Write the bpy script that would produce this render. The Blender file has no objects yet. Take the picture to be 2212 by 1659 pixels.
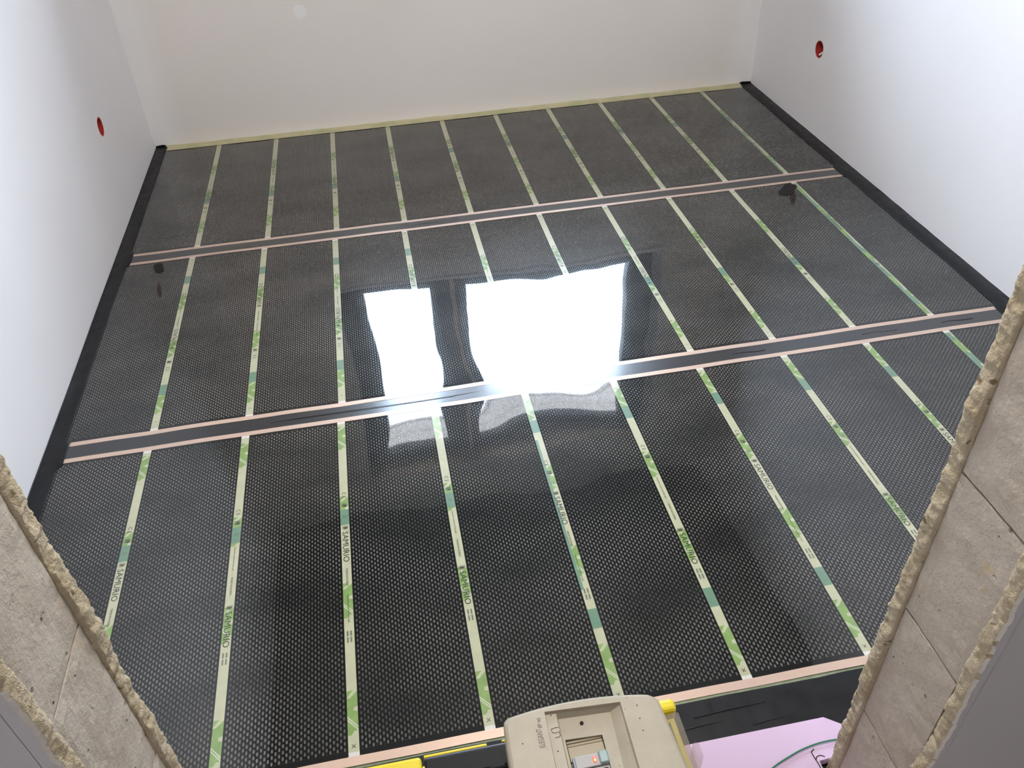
import bpy, bmesh, math, random
from mathutils import Vector, Matrix, noise

random.seed(7)
scn = bpy.context.scene
COL = scn.collection

# ------------------------------------------------------------------ camera, sky, light, exposure
cam_d = bpy.data.cameras.new('camera')
cam_d.sensor_width = 36.0
cam_d.lens = 36.0 * 1814.7 / 2212.0
cam_d.clip_start = 0.02
cam = bpy.data.objects.new('camera', cam_d)
COL.objects.link(cam)
yaw, pitch, roll = 0.1504, 0.6766, -0.0528
fwd = Vector((math.sin(yaw) * math.cos(pitch), math.cos(yaw) * math.cos(pitch), -math.sin(pitch)))
rgt0 = Vector((math.cos(yaw), -math.sin(yaw), 0.0))
up0 = rgt0.cross(fwd)
rgt = rgt0 * math.cos(roll) + up0 * math.sin(roll)
upv = -rgt0 * math.sin(roll) + up0 * math.cos(roll)
rm = Matrix((rgt, upv, -fwd)).transposed().to_4x4()
rm.translation = Vector((0.939225, -3.782175, 1.46645))
cam.matrix_world = rm
scn.camera = cam

SKY = 29.0
world = bpy.data.worlds.new('overcast_sky')
scn.world = world
world.use_nodes = True
wn = world.node_tree
bg = wn.nodes['Background']
bg.inputs['Color'].default_value = (0.76, 0.88, 1.12, 1)
bg.inputs['Strength'].default_value = SKY

portal_d = bpy.data.lights.new('window_portal', 'AREA')
portal_d.shape = 'RECTANGLE'
portal_d.size, portal_d.size_y = 1.78, 1.36
portal_d.cycles.is_portal = True
portal = bpy.data.objects.new('window_portal', portal_d)
portal.location = (1.507, 0.30, 1.53)
portal.rotation_euler = (math.radians(-90), 0, 0)
COL.objects.link(portal)

HALL = 11.5  # unseen fill light added to brighten the doorway and hall wall
hall_d = bpy.data.lights.new('hall_fill_light', 'AREA')
hall_d.shape = 'DISK'
hall_d.size = 0.5
hall_d.energy = HALL
hall_d.color = (1.0, 0.93, 0.86)
hall = bpy.data.objects.new('hall_fill_light', hall_d)
hall.location = (0.95, -4.55, 2.48)
COL.objects.link(hall)

ROOM = 46.0  # unseen fill light added because window daylight left the room dark
room_d = bpy.data.lights.new('room_fill_light', 'AREA')
room_d.shape = 'DISK'
room_d.size = 0.45
room_d.energy = ROOM
room_d.color = (1.0, 0.93, 0.85)
room = bpy.data.objects.new('room_fill_light', room_d)
room.location = (1.25, -2.35, 2.50)
COL.objects.link(room)

vs = scn.view_settings
vs.view_transform = 'Standard'
vs.look = 'None'
vs.gamma = 1.0
vs.use_curve_mapping = False
vs.exposure = -0.28
scn.cycles.max_bounces = 10
scn.cycles.diffuse_bounces = 7
scn.cycles.glossy_bounces = 5
scn.cycles.transparent_max_bounces = 12
scn.cycles.caustics_reflective = False
scn.cycles.caustics_refractive = False
scn.cycles.sample_clamp_indirect = 8.0

# ------------------------------------------------------------------ helpers
class NT:
    def __init__(self, mat):
        self.t = mat.node_tree
        self.n = self.t.nodes
        self.l = self.t.links

    def add(self, kind, **kw):
        nd = self.n.new(kind)
        for k, v in kw.items():
            setattr(nd, k, v)
        return nd

    def put(self, sock, v):
        if isinstance(v, bpy.types.NodeSocket):
            self.l.new(v, sock)
        else:
            sock.default_value = v

    def math(self, op, a, b=0.0, c=0.0, clamp=False):
        nd = self.add('ShaderNodeMath', operation=op, use_clamp=clamp)
        self.put(nd.inputs[0], a)
        self.put(nd.inputs[1], b)
        self.put(nd.inputs[2], c)
        return nd.outputs[0]

    def ramp(self, v, lo, hi, a=0.0, b=1.0):
        nd = self.add('ShaderNodeMapRange', clamp=True)
        self.put(nd.inputs['Value'], v)
        self.put(nd.inputs['From Min'], lo)
        self.put(nd.inputs['From Max'], hi)
        self.put(nd.inputs['To Min'], a)
        self.put(nd.inputs['To Max'], b)
        return nd.outputs[0]

    def mix(self, f, a, b):
        nd = self.add('ShaderNodeMix', data_type='RGBA')
        self.put(nd.inputs['Factor'], f)
        self.put(nd.inputs['A'], a if isinstance(a, bpy.types.NodeSocket) else (*a, 1))
        self.put(nd.inputs['B'], b if isinstance(b, bpy.types.NodeSocket) else (*b, 1))
        return [o for o in nd.outputs if o.type == 'RGBA'][0]

    def noise(self, scale, detail=3.0, rough=0.55, vec=None):
        nd = self.add('ShaderNodeTexNoise')
        nd.inputs['Scale'].default_value = scale
        nd.inputs['Detail'].default_value = detail
        nd.inputs['Roughness'].default_value = rough
        if vec is None:
            vec = self.add('ShaderNodeTexCoord').outputs['Object']
        self.l.new(vec, nd.inputs['Vector'])
        return nd.outputs['Fac']

    def bump(self, height, dist, strength=1.0, normal=None):
        nd = self.add('ShaderNodeBump')
        nd.inputs['Distance'].default_value = dist
        nd.inputs['Strength'].default_value = strength
        self.l.new(height, nd.inputs['Height'])
        if normal is not None:
            self.l.new(normal, nd.inputs['Normal'])
        return nd.outputs['Normal']


def mat(name, color=(0.5, 0.5, 0.5), rough=0.5, metallic=0.0, spec=0.5, ior=1.45, coat=0.0, coat_rough=0.03,
        coat_ior=1.5, emit=None, emit_s=0.0, alpha=1.0):
    m = bpy.data.materials.new(name)
    m.use_nodes = True
    b = m.node_tree.nodes['Principled BSDF']
    b.inputs['Base Color'].default_value = (*color, 1)
    b.inputs['Roughness'].default_value = rough
    b.inputs['Metallic'].default_value = metallic
    b.inputs['Specular IOR Level'].default_value = spec
    b.inputs['IOR'].default_value = ior
    b.inputs['Coat Weight'].default_value = coat
    b.inputs['Coat Roughness'].default_value = coat_rough
    b.inputs['Coat IOR'].default_value = coat_ior
    b.inputs['Alpha'].default_value = alpha
    if emit:
        b.inputs['Emission Color'].default_value = (*emit, 1)
        b.inputs['Emission Strength'].default_value = emit_s
    return m, NT(m), b


def link(name, mesh, parent=None, mats=None, loc=None):
    o = bpy.data.objects.new(name, mesh)
    COL.objects.link(o)
    if mats:
        for m in (mats if isinstance(mats, (list, tuple)) else [mats]):
            mesh.materials.append(m)
    if parent is not None:
        o.parent = parent
    if loc is not None:
        o.location = loc
    return o


def from_bm(name, bm, parent=None, mats=None, smooth=False, loc=None):
    bmesh.ops.recalc_face_normals(bm, faces=bm.faces[:])
    me = bpy.data.meshes.new(name)
    bm.to_mesh(me)
    bm.free()
    if smooth:
        me.polygons.foreach_set('use_smooth', [True] * len(me.polygons))
    return link(name, me, parent, mats, loc)


def from_py(name, verts, faces, parent=None, mats=None, smooth=False, loc=None, mi=None):
    me = bpy.data.meshes.new(name)
    me.from_pydata(verts, [], faces)
    if mi:
        me.polygons.foreach_set('material_index', mi)
    if smooth:
        me.polygons.foreach_set('use_smooth', [True] * len(me.polygons))
    me.update()
    return link(name, me, parent, mats, loc)


def empty(name, loc=(0, 0, 0), rot=0.0, parent=None):
    o = bpy.data.objects.new(name, None)
    o.empty_display_size = 0.05
    o.location = loc
    o.rotation_euler = (0, 0, rot)
    if parent is not None:
        o.parent = parent
    COL.objects.link(o)
    return o


def thing(o, label, cat, group=None):
    o['label'] = label
    o['category'] = cat
    if group:
        o['group'] = group
    return o


def structure(o, label=None):
    o['kind'] = 'structure'
    if label:
        o['label'] = label
    return o


def box(bm, x0, x1, y0, y1, z0, z1, bevel=0.0, seg=2, mi=0):
    r = bmesh.ops.create_cube(bm, size=1.0)
    vs_ = r['verts']
    for v in vs_:
        v.co = Vector(((x0 + x1) / 2 + v.co.x * (x1 - x0), (y0 + y1) / 2 + v.co.y * (y1 - y0), (z0 + z1) / 2 + v.co.z * (z1 - z0)))
    fs = set(f for v in vs_ for f in v.link_faces)
    for f in fs:
        f.material_index = mi
    if bevel > 0:
        es = list(set(e for v in vs_ for e in v.link_edges))
        bmesh.ops.bevel(bm, geom=es, offset=bevel, segments=seg, profile=0.5, affect='EDGES')


def tube(name, pts, r, parent=None, mats=None, n=8, cap=True):
    """round wire along a smoothed polyline"""
    P = [Vector(p) for p in pts]
    S = []
    for i in range(len(P) - 1):
        p0, p1, p2, p3 = P[max(i - 1, 0)], P[i], P[i + 1], P[min(i + 2, len(P) - 1)]
        for k in range(6):
            t = k / 6
            S.append(0.5 * ((2 * p1) + (p2 - p0) * t + (2 * p0 - 5 * p1 + 4 * p2 - p3) * t * t + (3 * p1 - p0 - 3 * p2 + p3) * t ** 3))
    S.append(P[-1])
    verts, faces = [], []
    for i, p in enumerate(S):
        d = (S[min(i + 1, len(S) - 1)] - S[max(i - 1, 0)]).normalized()
        a = d.cross(Vector((0, 0, 1)))
        if a.length < 1e-3:
            a = Vector((1, 0, 0))
        a.normalize()
        b = d.cross(a)
        for k in range(n):
            t = 2 * math.pi * k / n
            verts.append(p + (a * math.cos(t) + b * math.sin(t)) * r)
        if i:
            for k in range(n):
                faces.append(((i - 1) * n + k, (i - 1) * n + (k + 1) % n, i * n + (k + 1) % n, i * n + k))
    if cap:
        faces.append(tuple(range(n)))
        faces.append(tuple(range(len(verts) - n, len(verts))))
    return from_py(name, verts, faces, parent, mats, True)


_text_cache = {}


def text_shape(s):
    """flat letter shapes of s as (verts, faces), unit height 1, starting at x = 0"""
    if s in _text_cache:
        return _text_cache[s]
    c = bpy.data.curves.new('lettering', 'FONT')
    c.body = s
    c.size = 1.0
    c.resolution_u = 2
    o = bpy.data.objects.new('lettering', c)
    COL.objects.link(o)
    dg = bpy.context.evaluated_depsgraph_get()
    me = bpy.data.meshes.new_from_object(o.evaluated_get(dg))
    vs_ = [v.co.copy() for v in me.vertices]
    fs = [tuple(p.vertices) for p in me.polygons]
    bpy.data.objects.remove(o)
    bpy.data.curves.remove(c)
    bpy.data.meshes.remove(me)
    x0 = min(v.x for v in vs_); x1 = max(v.x for v in vs_)
    y0 = min(v.y for v in vs_); y1 = max(v.y for v in vs_)
    vs_ = [((v.x - x0) / (x1 - x0), (v.y - y0) / (y1 - y0)) for v in vs_]
    _text_cache[s] = (vs_, fs)
    return _text_cache[s]


# ------------------------------------------------------------------ room measures (metres)
XL, XR = -0.030, 2.768          # side walls
YB = 0.045                      # back wall face
YF_IN, YF_OUT = -3.160, -3.326  # front wall faces
BLK_IN, BLK_OUT = -3.187, -3.303
DXL, DXR = 0.568, 1.552         # door opening
HC = 2.58                       # ceiling
DOOR_H = 2.06
COLUMN, ROWS_Y = 0.25, [0.0, -0.9387, -1.0138, -1.9521, -2.0305, -2.9705]

# ------------------------------------------------------------------ materials
def plaster_mat(name, c1, c2, bump=0.0006):
    m, t, b = mat(name, c1, 0.85, spec=0.25)
    n = t.noise(1.3, 3, 0.5)
    col = t.mix(t.ramp(n, 0.38, 0.66), c1, c2)
    t.l.new(col, b.inputs['Base Color'])
    n2 = t.noise(38, 4, 0.6)
    t.l.new(t.bump(n2, bump, 0.5), b.inputs['Normal'])
    return m, t, b, col

M_WHITE, _, _, _ = plaster_mat('white_plaster', (0.885, 0.87, 0.88), (0.855, 0.835, 0.845))
M_CEIL, _, _, _ = plaster_mat('darkened_unseen_ceiling', (0.27, 0.255, 0.24), (0.23, 0.22, 0.205))  # out of view, kept dark grey so the film mirrors less brightness

# back wall: dry plaster, warm indirect light put into its colour, with paler filler bands beside both corners and one dab of filler
M_BACK, t, b, base = plaster_mat('back_wall_plaster', (0.78, 0.735, 0.675), (0.81, 0.755, 0.70))
tc = t.add('ShaderNodeTexCoord').outputs['Object']
sp = t.add('ShaderNodeSeparateXYZ'); t.l.new(tc, sp.inputs[0])
wob = t.math('MULTIPLY', t.math('SUBTRACT', t.noise(3.0, 2), 0.5), 0.05)
xx = t.math('ADD', sp.outputs['X'], wob)
bl = t.ramp(xx, XL + 0.06, XL + 0.15, 1, 0)
br = t.ramp(xx, XR - 0.17, XR - 0.07, 0, 1)
dx = t.math('SUBTRACT', sp.outputs['X'], 0.705)
dz = t.math('SUBTRACT', sp.outputs['Z'], 0.514)
rr = t.math('SQRT', t.math('ADD', t.math('MULTIPLY', dx, dx), t.math('MULTIPLY', dz, dz)))
dab = t.ramp(rr, 0.024, 0.032, 1, 0)
fill = t.math('MAXIMUM', t.math('MAXIMUM', bl, br), dab)
col = t.mix(t.math('MULTIPLY', fill, 0.85), base, (0.84, 0.825, 0.80))
t.l.new(col, b.inputs['Base Color'])

M_OUTER, _, _, _ = plaster_mat('hall_wall_plaster', (0.62, 0.585, 0.57), (0.58, 0.55, 0.54), 0.0003)

# aerated concrete blocks
M_BLOCK, t, b = mat('aerated_concrete', (0.55, 0.5, 0.45), 0.95, spec=0.15)
n1 = t.noise(9, 5, 0.6)
n2 = t.noise(120, 4, 0.7)
c = t.mix(t.ramp(n1, 0.35, 0.7), (0.55, 0.49, 0.415), (0.46, 0.40, 0.32))
vor = t.add('ShaderNodeTexVoronoi'); vor.inputs['Scale'].default_value = 55
t.l.new(t.add('ShaderNodeTexCoord').outputs['Object'], vor.inputs['Vector'])
pit = t.ramp(vor.outputs['Distance'], 0.10, 0.17, 1, 0)
gate = t.ramp(t.noise(23, 2), 0.55, 0.62)
pit = t.math('MULTIPLY', pit, gate)
c = t.mix(t.math('MULTIPLY', pit, 0.75), c, (0.20, 0.165, 0.12))
st = t.ramp(t.noise(14, 4, 0.7), 0.64, 0.74)
c = t.mix(t.math('MULTIPLY', st, 0.55), c, (0.50, 0.36, 0.15))
t.l.new(c, b.inputs['Base Color'])
hgt = t.math('SUBTRACT', t.math('ADD', t.math('MULTIPLY', n2, 0.6), n1), t.math('MULTIPLY', pit, 1.2))
t.l.new(t.bump(hgt, 0.004, 0.8), b.inputs['Normal'])

# ragged gypsum plaster edge
M_EDGE, t, b = mat('ragged_plaster', (0.55, 0.46, 0.33), 0.95, spec=0.1)
n1 = t.noise(26, 5, 0.65)
n2 = t.noise(150, 4, 0.7)
c = t.mix(t.ramp(n1, 0.3, 0.7), (0.48, 0.39, 0.25), (0.66, 0.57, 0.42))
c = t.mix(t.ramp(t.noise(70, 3), 0.63, 0.72), c, (0.24, 0.17, 0.09))
t.l.new(c, b.inputs['Base Color'])
t.l.new(t.bump(t.math('ADD', n1, n2), 0.006, 0.9), b.inputs['Normal'])

M_CRUMB, _, _ = mat('white_plaster_crumbs', (0.74, 0.70, 0.62), 0.9, spec=0.1)
M_MORTAR, t, b = mat('joint_mortar', (0.13, 0.085, 0.04), 0.95, spec=0.1)
M_SCREED, t, b = mat('screed', (0.33, 0.31, 0.29), 0.9)
M_GROUND, t, b = mat('outside_ground', (0.70, 0.68, 0.64), 0.95)

# black heating film: carbon layer with staggered clear dashes, under glossy polyester
PX, PYY, NCOL = 0.0066, 0.0124, 34

def carbon(name, dash_hi, dash_lo, gloss=1.0):
    m, t, b = mat(name, (0.012, 0.012, 0.012), 0.30, spec=0.06, coat=gloss, coat_rough=0.018, coat_ior=1.58)
    uv = t.add('ShaderNodeUVMap'); uv.uv_map = 'dash'
    s = t.add('ShaderNodeSeparateXYZ'); t.l.new(uv.outputs[0], s.inputs[0])
    u, v = s.outputs['X'], s.outputs['Y']
    ci = t.math('FLOOR', t.math('ADD', u, 0.5))
    fu = t.math('SUBTRACT', u, ci)
    par = t.math('MODULO', t.math('ABSOLUTE', ci), 2.0)
    v2 = t.math('ADD', v, t.math('MULTIPLY', par, 0.5))
    ri = t.math('FLOOR', t.math('ADD', v2, 0.5))
    fv = t.math('SUBTRACT', v2, ri)
    a = t.math('POWER', t.math('ABSOLUTE', t.math('DIVIDE', fu, 0.255)), 2.6)
    bb = t.math('POWER', t.math('ABSOLUTE', t.math('DIVIDE', fv, 0.29)), 2.6)
    d = t.math('ADD', a, bb)
    dash = t.ramp(d, 0.75, 1.25, 1, 0)
    gx = t.math('MULTIPLY', t.math('GREATER_THAN', u, -0.5), t.math('LESS_THAN', u, NCOL - 0.5))
    dash = t.math('MULTIPLY', dash, gx)
    att = t.add('ShaderNodeUVMap'); att.uv_map = 'span'
    s2 = t.add('ShaderNodeSeparateXYZ'); t.l.new(att.outputs[0], s2.inputs[0])
    gy = t.math('MULTIPLY', t.math('GREATER_THAN', s2.outputs['Y'], 0.009), t.math('GREATER_THAN', s2.outputs['X'], 0.013))
    dash = t.math('MULTIPLY', dash, gy)
    geo = t.add('ShaderNodeNewGeometry')
    mp = t.add('ShaderNodeMapping'); mp.inputs['Scale'].default_value = (2.2, 4.0, 1)
    t.l.new(geo.outputs['Position'], mp.inputs['Vector'])
    under = t.ramp(t.noise(1.6, 2.5, 0.5, mp.outputs[0]), 0.34, 0.62)
    dc = t.mix(under, dash_lo, dash_hi)
    cb = t.mix(t.ramp(t.noise(3.0, 2, 0.5, geo.outputs['Position']), 0.3, 0.7), (0.0055, 0.0062, 0.0055), (0.0080, 0.0072, 0.0063))
    t.l.new(t.mix(dash, cb, dc), b.inputs['Base Color'])
    nb = t.bump(dash, 0.00005, 0.12)
    t.l.new(nb, b.inputs['Coat Normal'])
    return m

M_CARBON = carbon('carbon_heating_film', (0.125, 0.121, 0.111), (0.045, 0.048, 0.044))
M_CARBON_DARK = carbon('carbon_film_over_tape', (0.03, 0.03, 0.03), (0.025, 0.025, 0.025), 0.12)


def film_print(name, color, var=0.06):
    m, t, b = mat(name, color, 0.3, coat=1.0, coat_rough=0.03, coat_ior=1.55)
    n = t.noise(40, 3)
    c2 = tuple(x * (1 - var * 2) for x in color)
    t.l.new(t.mix(t.ramp(n, 0.3, 0.7), color, c2), b.inputs['Base Color'])
    return m

M_PALE = film_print('pale_underlay_print', (0.44, 0.44, 0.29))
M_LIME = film_print('lime_underlay_print', (0.21, 0.33, 0.095), 0.12)
M_TEAL = film_print('teal_underlay_print', (0.13, 0.235, 0.155), 0.08)
M_STREAK = film_print('pale_print_streak', (0.50, 0.50, 0.37))
M_INK = film_print('black_ink', (0.018, 0.02, 0.015))
M_GREYINK = film_print('grey_ink', (0.13, 0.14, 0.10))
M_SILVER = film_print('silver_contact', (0.66, 0.64, 0.58))
M_UNDER = film_print('green_underlay', (0.28, 0.33, 0.20), 0.15)

M_COPPER, t, b = mat('pale_copper', (0.80, 0.575, 0.45), 0.36, metallic=0.35, coat=1.0, coat_rough=0.03, coat_ior=1.55)
n = t.noise(5, 3)
t.l.new(t.mix(t.ramp(n, 0.3, 0.7), (0.63, 0.45, 0.345), (0.56, 0.41, 0.33)), b.inputs['Base Color'])

M_TAPE, t, b = mat('black_tape', (0.0115, 0.0115, 0.013), 0.42, spec=0.28)
mp = t.add('ShaderNodeMapping'); mp.inputs['Scale'].default_value = (1, 1, 1)
n = t.noise(28, 4, 0.6)
t.l.new(t.ramp(n, 0.25, 0.75, 0.30, 0.55), b.inputs['Roughness'])
t.l.new(t.mix(t.ramp(t.noise(9, 4), 0.5, 0.75), (0.0075, 0.0075, 0.0085), (0.013, 0.013, 0.0145)), b.inputs['Base Color'])
t.l.new(t.bump(n, 0.0008, 0.6), b.inputs['Normal'])

M_TAPEGLOSS, t, b = mat('glossy_black_tape', (0.011, 0.011, 0.013), 0.25, spec=0.5, coat=1.0, coat_rough=0.14, coat_ior=1.5)
wv = t.add('ShaderNodeTexWave'); wv.wave_type = 'BANDS'; wv.bands_direction = 'X'
wv.inputs['Scale'].default_value = 95
wv.inputs['Distortion'].default_value = 0.6
t.l.new(t.add('ShaderNodeTexCoord').outputs['Object'], wv.inputs['Vector'])
t.l.new(t.bump(wv.outputs['Fac'], 0.00012, 0.4), b.inputs['Normal'])

M_MASK, t, b = mat('pale_yellow_edge_strip', (0.55, 0.50, 0.29), 0.6)
t.l.new(t.mix(t.ramp(t.noise(12, 3), 0.4, 0.62), (0.56, 0.50, 0.31), (0.44, 0.44, 0.24)), b.inputs['Base Color'])

M_FRAME, _, _ = mat('anthracite_frame', (0.03, 0.033, 0.038), 0.45)
M_TAN, t, b = mat('bare_tan_lining', (0.55, 0.36, 0.235), 0.8)
t.l.new(t.mix(t.ramp(t.noise(18, 4), 0.35, 0.7), (0.86, 0.60, 0.42), (0.78, 0.53, 0.37)), b.inputs['Base Color'])
M_SHUT, _, _ = mat('soffit_boards', (0.84, 0.74, 0.67), 0.6)
M_GLASS = bpy.data.materials.new('window_glass'); M_GLASS.use_nodes = True
g = NT(M_GLASS); g.n.clear()
out = g.add('ShaderNodeOutputMaterial'); mx = g.add('ShaderNodeMixShader'); tr = g.add('ShaderNodeBsdfTransparent')
gl = g.add('ShaderNodeBsdfGlossy'); fr = g.add('ShaderNodeFresnel'); gl.inputs['Roughness'].default_value = 0.0
fr.inputs['IOR'].default_value = 1.3
tr.inputs['Color'].default_value = (0.94, 0.97, 0.96, 1)
g.l.new(fr.outputs[0], mx.inputs[0]); g.l.new(tr.outputs[0], mx.inputs[1]); g.l.new(gl.outputs[0], mx.inputs[2])
g.l.new(mx.outputs[0], out.inputs[0])

M_RED, _, _ = mat('red_box_plastic', (0.42, 0.035, 0.03), 0.4)
M_DARK, _, _ = mat('dark_hole', (0.015, 0.012, 0.010), 0.8)
M_CABLE_W, _, _ = mat('white_cable', (0.75, 0.74, 0.72), 0.4)

M_CREAM, t, b = mat('cream_plastic', (0.62, 0.55, 0.43), 0.42, spec=0.4)
n = t.noise(16, 5, 0.65)
c = t.mix(t.ramp(n, 0.3, 0.75), (0.405, 0.36, 0.278), (0.345, 0.30, 0.222))
spk = t.ramp(t.noise(160, 2), 0.72, 0.76)
c = t.mix(t.math('MULTIPLY', spk, 0.7), c, (0.16, 0.12, 0.08))
t.l.new(c, b.inputs['Base Color'])
t.l.new(t.bump(t.noise(420, 2), 0.0002, 0.5), b.inputs['Normal'])
M_CREAM_D, _, _ = mat('cream_blank', (0.37, 0.31, 0.21), 0.5)
M_GREYP, _, _ = mat('breaker_grey', (0.32, 0.31, 0.305), 0.4)
M_BLUEGREY, _, _ = mat('test_button', (0.22, 0.31, 0.31), 0.35)
M_BLUE, _, _ = mat('blue_line', (0.05, 0.16, 0.26), 0.5)
M_TOGGLE, _, _ = mat('toggle_dark', (0.12, 0.12, 0.10), 0.45)
M_LED, _, _ = mat('red_led', (0.8, 0.05, 0.05), 0.3, emit=(1.0, 0.09, 0.07), emit_s=1.6)
M_LEDC, _, _ = mat('led_core', (0.9, 0.3, 0.1), 0.3, emit=(1.0, 0.42, 0.14), emit_s=2.2)
M_MARKER, _, _ = mat('marker_pen', (0.025, 0.022, 0.018), 0.6)
M_GREYPRINT, _, _ = mat('grey_print', (0.12, 0.105, 0.085), 0.6)

M_YEL, t, b = mat('yellow_plastic', (0.72, 0.57, 0.02), 0.35)
M_YELT, _, _ = mat('yellow_trim', (0.60, 0.53, 0.09), 0.4)
M_BLK, t, b = mat('black_plastic', (0.011, 0.011, 0.012), 0.5, spec=0.2)
t.l.new(t.bump(t.noise(60, 3), 0.002, 0.4), b.inputs['Normal'])
M_BLUED, _, _ = mat('blue_black_rim', (0.06, 0.075, 0.13), 0.3)
M_TRAY, _, _ = mat('tray_inside', (0.33, 0.27, 0.21), 0.6)
M_TRAYW, _, _ = mat('tray_divider', (0.70, 0.68, 0.64), 0.4)
M_CLEAR = bpy.data.materials.new('clear_lid'); M_CLEAR.use_nodes = True
g = NT(M_CLEAR); g.n.clear()
out = g.add('ShaderNodeOutputMaterial'); mx = g.add('ShaderNodeMixShader'); tr = g.add('ShaderNodeBsdfTransparent')
pr = g.add('ShaderNodeBsdfPrincipled'); pr.inputs['Base Color'].default_value = (0.62, 0.58, 0.52, 1); pr.inputs['Roughness'].default_value = 0.12
tr.inputs['Color'].default_value = (0.93, 0.91, 0.88, 1)
mx.inputs[0].default_value = 0.13
g.l.new(tr.outputs[0], mx.inputs[1]); g.l.new(pr.outputs[0], mx.inputs[2]); g.l.new(mx.outputs[0], out.inputs[0])

M_PINK, t, b = mat('pink_foam', (0.60, 0.44, 0.59), 0.7)
t.l.new(t.bump(t.noise(25, 3), 0.001, 0.4), b.inputs['Normal'])
M_GREENW, _, _ = mat('green_wire', (0.03, 0.17, 0.07), 0.4)

# ------------------------------------------------------------------ setting: floor, ceiling, walls
bm = bmesh.new(); box(bm, -0.6, 3.1, -5.9, 0.34, -0.12, -0.006)
structure(from_bm('floor', bm, mats=M_SCREED), 'grey screed floor below the heating film')
bm = bmesh.new(); box(bm, -0.6, 3.1, -5.9, 0.6, HC, HC + 0.15)
structure(from_bm('ceiling', bm, mats=M_CEIL), 'unseen ceiling, darkened so the film reflects less')
bm = bmesh.new(); box(bm, -12, 15, 0.36, 40, -0.6, -0.5)
structure(from_bm('ground', bm, mats=M_GROUND), 'ground outside the window')


def holed_wall(name, x, sgn, yc, zc, r, y0, y1, z0, z1, thick, m):
    """side wall slab whose room face has one round hole"""
    bm = bmesh.new()
    n = 32
    h = 0.06
    def V(y, z, d=0.0):
        return bm.verts.new((x + sgn * d, y, z))
    ring = [V(yc + r * math.cos(2 * math.pi * k / n), zc + r * math.sin(2 * math.pi * k / n)) for k in range(n)]
    sq = []
    for k in range(n):
        c_, s_ = math.cos(2 * math.pi * k / n), math.sin(2 * math.pi * k / n)
        f = h / max(abs(c_), abs(s_))
        sq.append(V(yc + f * c_, zc + f * s_))
    for k in range(n):
        bm.faces.new((ring[k], ring[(k + 1) % n], sq[(k + 1) % n], sq[k]))
    ring2 = [V(yc + r * math.cos(2 * math.pi * k / n), zc + r * math.sin(2 * math.pi * k / n), 0.055) for k in range(n)]
    for k in range(n):
        bm.faces.new((ring[k], ring2[k], ring2[(k + 1) % n], ring[(k + 1) % n]))
    ys = [y0, yc - h, yc + h, y1]
    zs = [z0, zc - h, zc + h, z1]
    for i in range(3):
        for j in range(3):
            if i == 1 and j == 1:
                continue
            bm.faces.new([V(ys[i], zs[j]), V(ys[i + 1], zs[j]), V(ys[i + 1], zs[j + 1]), V(ys[i], zs[j + 1])])
    a = [V(y0, z0, thick), V(y1, z0, thick), V(y1, z1, thick), V(y0, z1, thick)]
    bm.faces.new(a)
    b_ = [V(y0, z0), V(y1, z0), V(y1, z1), V(y0, z1)]
    for k in range(4):
        bm.faces.new((a[k], a[(k + 1) % 4], b_[(k + 1) % 4], b_[k]))
    bmesh.ops.remove_doubles(bm, verts=bm.verts[:], dist=1e-5)
    return structure(from_bm(name, bm, mats=m))

LBX = (-0.605, 0.351)
RBX = (-0.5385, 0.333)
holed_wall('wall_left', XL, -1, LBX[0], LBX[1], 0.034, -3.16, 0.345, -0.05, HC + 0.02, 0.2, M_WHITE)['label'] = 'white plastered wall on the left of the room'
holed_wall('wall_right', XR, 1, RBX[0], RBX[1], 0.034, -3.16, 0.345, -0.05, HC + 0.02, 0.2, M_WHITE)['label'] = 'white plastered wall on the right of the room'

# back wall with the window opening
WX0, WX1, WZ0, WZ1 = 0.615, 2.40, 0.86, 2.20
YO = 0.345
bm = bmesh.new()
xs = [XL - 0.2, WX0, WX1, XR + 0.2]
zs = [-0.05, WZ0, WZ1, HC + 0.02]
for yy in (YB, YO):
    for i in range(3):
        for j in range(3):
            if i == 1 and j == 1:
                continue
            bm.faces.new([bm.verts.new((xs[i + a], yy, zs[j + c_])) for a, c_ in ((0, 0), (1, 0), (1, 1), (0, 1))])
for (xa, za, xb, zb) in ((WX0, WZ0, WX1, WZ0), (WX1, WZ0, WX1, WZ1), (WX1, WZ1, WX0, WZ1), (WX0, WZ1, WX0, WZ0)):
    bm.faces.new([bm.verts.new(p) for p in ((xa, YB, za), (xb, YB, zb), (xb, YO, zb), (xa, YO, za))])
bmesh.ops.remove_doubles(bm, verts=bm.verts[:], dist=1e-5)
structure(from_bm('wall_back', bm, mats=M_BACK), 'plastered far wall with warm indirect light in its colour and pale filler bands at the corners')

# window: two anthracite frames side by side, tan lining, shutter partly down
win = structure(empty('window_1', (0, 0, 0)), 'dark framed two-part window above the far wall, seen mirrored in the film')
YG0, YG1 = 0.195, 0.265
def frame(x0, x1, gx0, gx1, gz0, gz1):
    bm = bmesh.new()
    box(bm, x0, gx0, YG0, YG1, WZ0, WZ1, 0.004)
    box(bm, gx1, x1, YG0, YG1, WZ0, WZ1, 0.004)
    box(bm, gx0, gx1, YG0, YG1, WZ0, gz0, 0.004)
    box(bm, gx0, gx1, YG0, YG1, gz1, WZ1, 0.004)
    f = from_bm('window_frame', bm, win, M_FRAME)
    bm = bmesh.new(); box(bm, gx0 - 0.005, gx1 + 0.005, 0.226, 0.230, gz0 - 0.005, gz1 + 0.005)
    from_bm('pane', bm, win, M_GLASS)
frame(0.618, 1.237, 0.752, 1.115, 1.02, 2.13)
frame(1.260, 2.397, 1.32, 2.262, 1.02, 2.13)
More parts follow.
